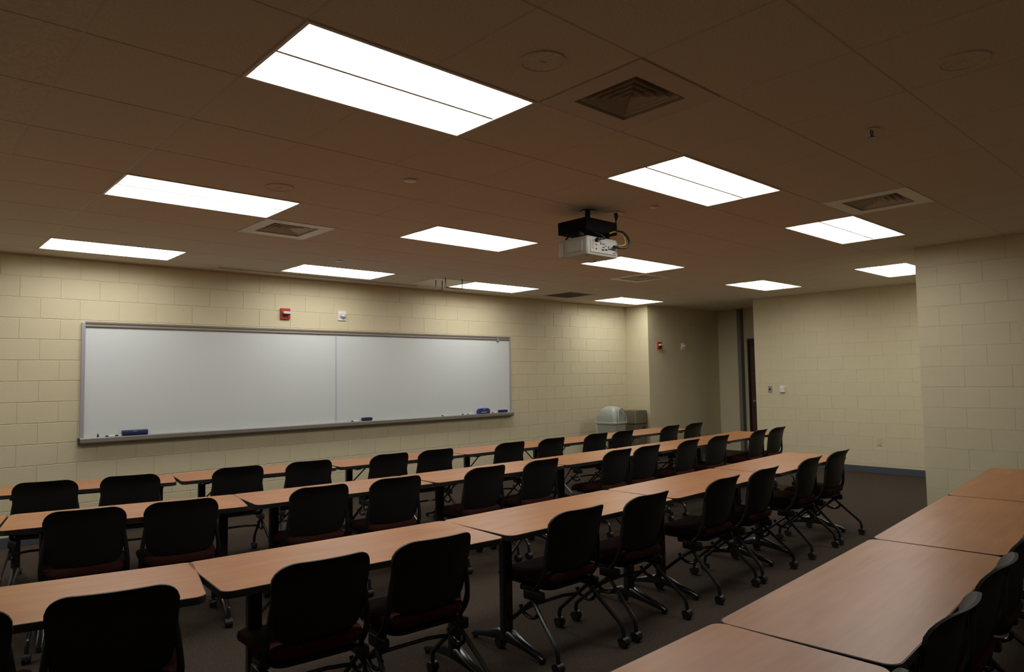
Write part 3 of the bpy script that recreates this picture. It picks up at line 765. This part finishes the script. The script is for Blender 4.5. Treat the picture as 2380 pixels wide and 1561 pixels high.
# ------------------------------------------------------------------ tables
TH = 0.737
def make_table():
    t = thing('training_table', '', 'table', (0, 0, 0))
    hx, hy = 0.757, 0.302
    obj('tabletop', lambda b: prism(b, rrect(hx, hy, 0.045, 6), TH-0.022, TH, 'z'), M['laminate'], t)
    def band(b):
        o_ = rrect(hx+0.004, hy+0.004, 0.049, 6); i_ = rrect(hx-0.02, hy-0.02, 0.03, 6)
        loft(b, [[(u, v, TH-0.030) for u, v in i_], [(u, v, TH-0.030) for u, v in o_], [(u*1.001, v*1.001, TH-0.016) for u, v in o_], [(u, v, TH-0.0012) for u, v in o_], [(u, v, TH-0.0012) for u, v in rrect(hx-0.0002, hy-0.0002, 0.045, 6)]], cap=False)
    obj('edge_band', band, M['edge'], t, True)
    obj('underside', lambda b: prism(b, rrect(hx-0.01, hy-0.01, 0.04, 4), TH-0.029, TH-0.0225, 'z'), M['edge'], t)
    obj('stretcher', lambda b: box(b, -0.55, 0.62, -0.025, 0.025, TH-0.075, TH-0.0295, 0.004), M['black_metal'], t)
    for X in (-0.525, 0.625):
        leg = obj('leg', lambda b: prism(b, rrect(0.034, 0.028, 0.014, 3), 0.07, TH-0.03, 'z'), M['black_metal'], t, True, (X, 0, 0))
        def foot(b):
            rings = []
            for y, z, w_, h_ in ((-0.305, 0.022, 0.015, 0.012), (-0.27, 0.036, 0.020, 0.015), (-0.15, 0.062, 0.024, 0.020), (-0.05, 0.088, 0.032, 0.034), (0.05, 0.088, 0.032, 0.034), (0.15, 0.062, 0.024, 0.020), (0.27, 0.036, 0.020, 0.015), (0.305, 0.022, 0.015, 0.012)):
                rings.append([(u*w_/0.03, y, z+v*h_/0.02) for u, v in rrect(0.03, 0.02, 0.013, 3)])
            loft(b, rings)
            for s in (-1, 1): cyl(b, (0, s*0.285, 0.010), (0, 0, 1), 0.016, 0.02, 12)
        obj('foot', foot, M['black_metal'], leg, True)
        obj('top_bracket', lambda b: box(b, -0.03, 0.03, -0.22, 0.22, TH-0.055, TH-0.0295, 0.005), M['black_metal'], leg)
        s = 1 if X < 0 else -1
        obj('brace', lambda b: tube(b, [(0.0, 0, 0.50), (s*0.19, 0, TH-0.075)], 0.007, 8), M['chrome'], leg)
    return t
table0 = make_table(); note_kids(table0)
ROWS = {
 'front': [[-0.47, 4.67], [0.866, 4.346], [2.253, 4.156], [3.748, 4.071], [5.235, 4.053], [6.745, 4.078], [8.264, 4.133]],
 'second': [[-1.95, 3.36], [-0.535, 3.03], [0.832, 2.721], [2.26, 2.604], [3.762, 2.577], [5.277, 2.603], [6.785, 2.66], [8.337, 2.743]],
 'third': [[-1.38, 1.18], [-0.075, 0.871], [1.371, 0.763], [2.909, 0.769], [4.47, 0.827], [6.118, 0.918]],
 'nearest': [[-0.498, -1.30], [1.011, -1.287], [2.635, -1.196], [4.282, -1.076], [6.045, -0.934]]}
ORD = ['leftmost', 'second', 'third', 'fourth', 'fifth', 'sixth', 'seventh', 'eighth', 'ninth', 'tenth', 'eleventh', 'twelfth']
RN = {'front': 'row against the whiteboard wall', 'second': 'second row from the whiteboard', 'third': 'third row from the whiteboard', 'nearest': 'nearest row at bottom right'}
first = True
for rn, pts in ROWS.items():
    n = len(pts)-1
    for k in range(n):
        a, b_ = Vector(pts[k]), Vector(pts[k+1]); c = (a+b_)/2; d = b_-a
        ln = d.length - 0.010; rz = math.atan2(d.y, d.x)
        pos = ('leftmost' if k == 0 else 'rightmost' if k == n-1 else ORD[k] + ' from the left')
        lab = 'laminate training table, %s in the %s' % (pos, RN[rn])
        sc_ = (ln/1.522, 0.93 if rn == 'nearest' else 1, 1)
        if first:
            table0.location = (c.x, c.y, 0); table0.rotation_euler = (0, 0, rz); table0.scale = sc_; table0['label'] = lab; table0['group'] = 'training tables in the ' + RN[rn]; first = False
        else:
            dup(table0, (c.x, c.y, 0), rz, lab, 'training tables in the ' + RN[rn], sc_)

# ------------------------------------------------------------------ chairs
def make_chair():
    t = thing('nesting_chair', '', 'chair', (0, 0, 0))
    # upholstered seat
    def seat(b):
        rings = []
        for z, s, dz in ((0.405, 0.90, 0), (0.412, 0.97, 0), (0.435, 1.0, 0), (0.455, 0.97, 0), (0.466, 0.88, 0), (0.470, 0.6, 0), (0.468, 0.2, 0)):
            ring = []
            for u, v in rrect(0.232, 0.225, 0.075, 6):
                y = v*s + 0.085; x = u*s*(1.0 + 0.06*(v/0.225))
                zz = z - (0.035*max(0, (y-0.20)/0.11)**2) + 0.010*abs(x/0.23)**2 + 0.012*max(0, -(y-0.0)/0.14)
                ring.append((x, y, zz))
            rings.append(ring)
        loft(b, rings)
    obj('seat', seat, M['fabric'], t, True)
    obj('seat_pan', lambda b: loft(b, [[(u*s, v*s+0.075, z) for u, v in rrect(0.21, 0.205, 0.07, 5)] for z, s in ((0.375, 0.70), (0.385, 0.92), (0.404, 0.98))]), M['black'], t, True)
    # moulded shell back
    def shell(b):
        NU, z0, z1 = 15, 0.472, 0.840
        vs_ = [0, 0.015, 0.05, 0.10, 0.17, 0.27, 0.40, 0.55, 0.70, 0.80, 0.87, 0.92, 0.955, 0.98, 0.995, 1.0]
        def pt(u, v, off):
            z = z0+(z1-z0)*v
            hw = 0.196 + 0.034*v
            rb, rt_ = 0.085, 0.10
            if z-z0 < rb: hw -= rb - math.sqrt(max(rb*rb-(rb-(z-z0))**2, 0))
            if z1-z < rt_: hw -= rt_ - math.sqrt(max(rt_*rt_-(rt_-(z1-z))**2, 0))
            x = hw*u
            y = -0.116 - 0.090*v**0.75 + 0.85*x*x
            lip = max(0, (v-0.78)/0.22)
            y -= 0.034*lip**1.8
            z -= 0.006*lip*0
            y += off
            return (x, y, z - (0.004*abs(off)/0.012)*lip)
        F = [[b.verts.new(pt(-1+2*i/(NU-1), v, 0.006)) for i in range(NU)] for v in vs_]
        B = [[b.verts.new(pt(-1+2*i/(NU-1), v, -0.007)) for i in range(NU)] for v in vs_]
        nv = len(vs_)
        for a in range(nv-1):
            for i in range(NU-1):
                b.faces.new((F[a][i], F[a][i+1], F[a+1][i+1], F[a+1][i])); b.faces.new((B[a][i+1], B[a][i], B[a+1][i], B[a+1][i+1]))
            b.faces.new((F[a][0], F[a+1][0], B[a+1][0], B[a][0])); b.faces.new((F[a][-1], B[a][-1], B[a+1][-1], F[a+1][-1]))
        for i in range(NU-1):
            b.faces.new((F[0][i], B[0][i], B[0][i+1], F[0][i+1])); b.faces.new((F[-1][i], F[-1][i+1], B[-1][i+1], B[-1][i]))
    obj('backrest', shell, M['shell'], t, True)
    for s in (-1, 1):
        obj('back_support', lambda b: tube(b, smooth_path([(s*0.198, -0.132, 0.70), (s*0.212, -0.126, 0.62), (s*0.226, -0.118, 0.51), (s*0.226, -0.090, 0.44), (s*0.226, -0.04, 0.385), (s*0.226, -0.02, 0.365)], 3), [0.013]*7+[0.015]*9, 8), M['black'], t, True)
        obj('hinge', lambda b: (box(b, s*0.226-0.020, s*0.226+0.020, -0.105, 0.045, 0.325, 0.385, 0.012), box(b, s*0.20-0.02, s*0.20+0.02, -0.03, 0.10, 0.362, 0.392, 0.008)), M['black'], t, True)
        def link(b):
            tube(b, [(s*0.236, -0.075+0.0*k + 0.075*math.cos(PI*1.02*k/8+PI*0.95)+0.075, 0.285-0.055*math.sin(PI*k/8)) for k in range(9)], 0.011, 8)
        obj('link', link, M['black_metal'], t, True)
        for kind_, P_ in (('front', [(s*0.222, -0.07, 0.36), (s*0.232, 0.02, 0.29), (s*0.243, 0.20, 0.145), (s*0.247, 0.238, 0.108), (s*0.247, 0.243, 0.062)]),
                          ('rear', [(s*0.228, -0.02, 0.335), (s*0.240, -0.07, 0.282), (s*0.266, -0.222, 0.148), (s*0.271, -0.252, 0.112), (s*0.272, -0.258, 0.062)])):
            leg = obj('leg', lambda b: tube(b, smooth_path(P_, 3), 0.0125, 8), M['black_metal'], t, True)
            cx_, cy_ = P_[-1][0], P_[-1][1]
            def caster(b):
                cyl(b, (cx_-0.013, cy_, 0.027), (1, 0, 0), 0.026, 0.018, 16); cyl(b, (cx_+0.013, cy_, 0.027), (1, 0, 0), 0.026, 0.018, 16)
                n = 8
                rings = []
                for X in (cx_-0.023, cx_+0.023):
                    rings.append([(X, cy_+0.031*math.cos(a), 0.029+0.031*math.sin(a)) for a in [PI*k/n for k in range(n+1)]] + [(X, cy_, 0.034)])
                loft(b, rings); cyl(b, (cx_, cy_, 0.064), (0, 0, 1), 0.010, 0.02, 10)
            obj('caster', caster, M['black'], leg, True)
    obj('cross_bar', lambda b: tube(b, [(-0.238, 0.075, 0.245), (-0.12, 0.085, 0.255), (0.12, 0.085, 0.255), (0.238, 0.075, 0.245)], 0.010, 8), M['black_metal'], t, True)
    return t
chair0 = make_chair(); note_kids(chair0)
CHAIRS = {
 'front': [[-0.09, 4.45], [0.482, 4.364], [1.292, 4.213], [1.931, 4.136], [2.753, 4.071], [3.314, 4.044], [4.35, 4.019], [5.03, 4.016], [5.87, 4.024], [6.436, 4.036], [7.597, 4.072], [8.264, 4.099]],
 'second': [[-0.142, 2.796], [0.373, 2.682], [1.254, 2.57], [1.865, 2.527], [2.722, 2.497], [3.379, 2.489], [4.481, 2.5], [4.99, 2.512], [5.805, 2.538], [6.505, 2.567], [7.578, 2.62], [8.159, 2.652]],
 'third': [[-0.95, 0.88], [-0.435, 0.775], [0.306, 0.632], [0.859, 0.598], [1.856, 0.583], [2.517, 0.592], [3.461, 0.621], [4.117, 0.649], [5.03, 0.697], [5.718, 0.737]],
 'nearest': [[0.63, -1.442], [1.46, -1.370], [2.15, -1.32], [2.80, -1.26]]}
first = True
for rn, pts in CHAIRS.items():
    n = len(pts)
    for k, (x, y) in enumerate(pts):
        if rn == 'nearest':
            pos = ('chair at the bottom edge', 'most fully seen chair', 'chair just behind the most fully seen one', 'farthest chair at the right edge')[k]
            lab = 'nesting chair at the nearest row, %s' % pos
        else:
            pos = 'leftmost' if k == 0 else 'rightmost' if k == n-1 else ORD[k] + ' from the left'
            lab = 'black nesting chair, %s in the %s' % (pos, RN[rn])
        # keep each chair square to its row, its back just clear of the table edge
        tp = ROWS[rn]
        for (xa, ya), (xb, yb) in zip(tp, tp[1:]):
            if x <= xb or (xb, yb) == tuple(tp[-1]): break
        sl = (yb-ya)/(xb-xa); ye = ya + sl*(x-xa) - (0.284 if rn == 'nearest' else 0.306)/math.cos(math.atan(sl))
        rz = math.atan(sl) + random.uniform(-0.03, 0.03)
        y = min(y-0.012, ye+(0.130 if rn == 'nearest' else 0.112))
        if first:
            chair0.location = (x, y, 0); chair0.rotation_euler = (0, 0, rz); chair0['label'] = lab; chair0['group'] = 'chairs in the ' + RN[rn]; first = False
        else:
            dup(chair0, (x, y, 0), rz, lab, 'chairs in the ' + RN[rn])
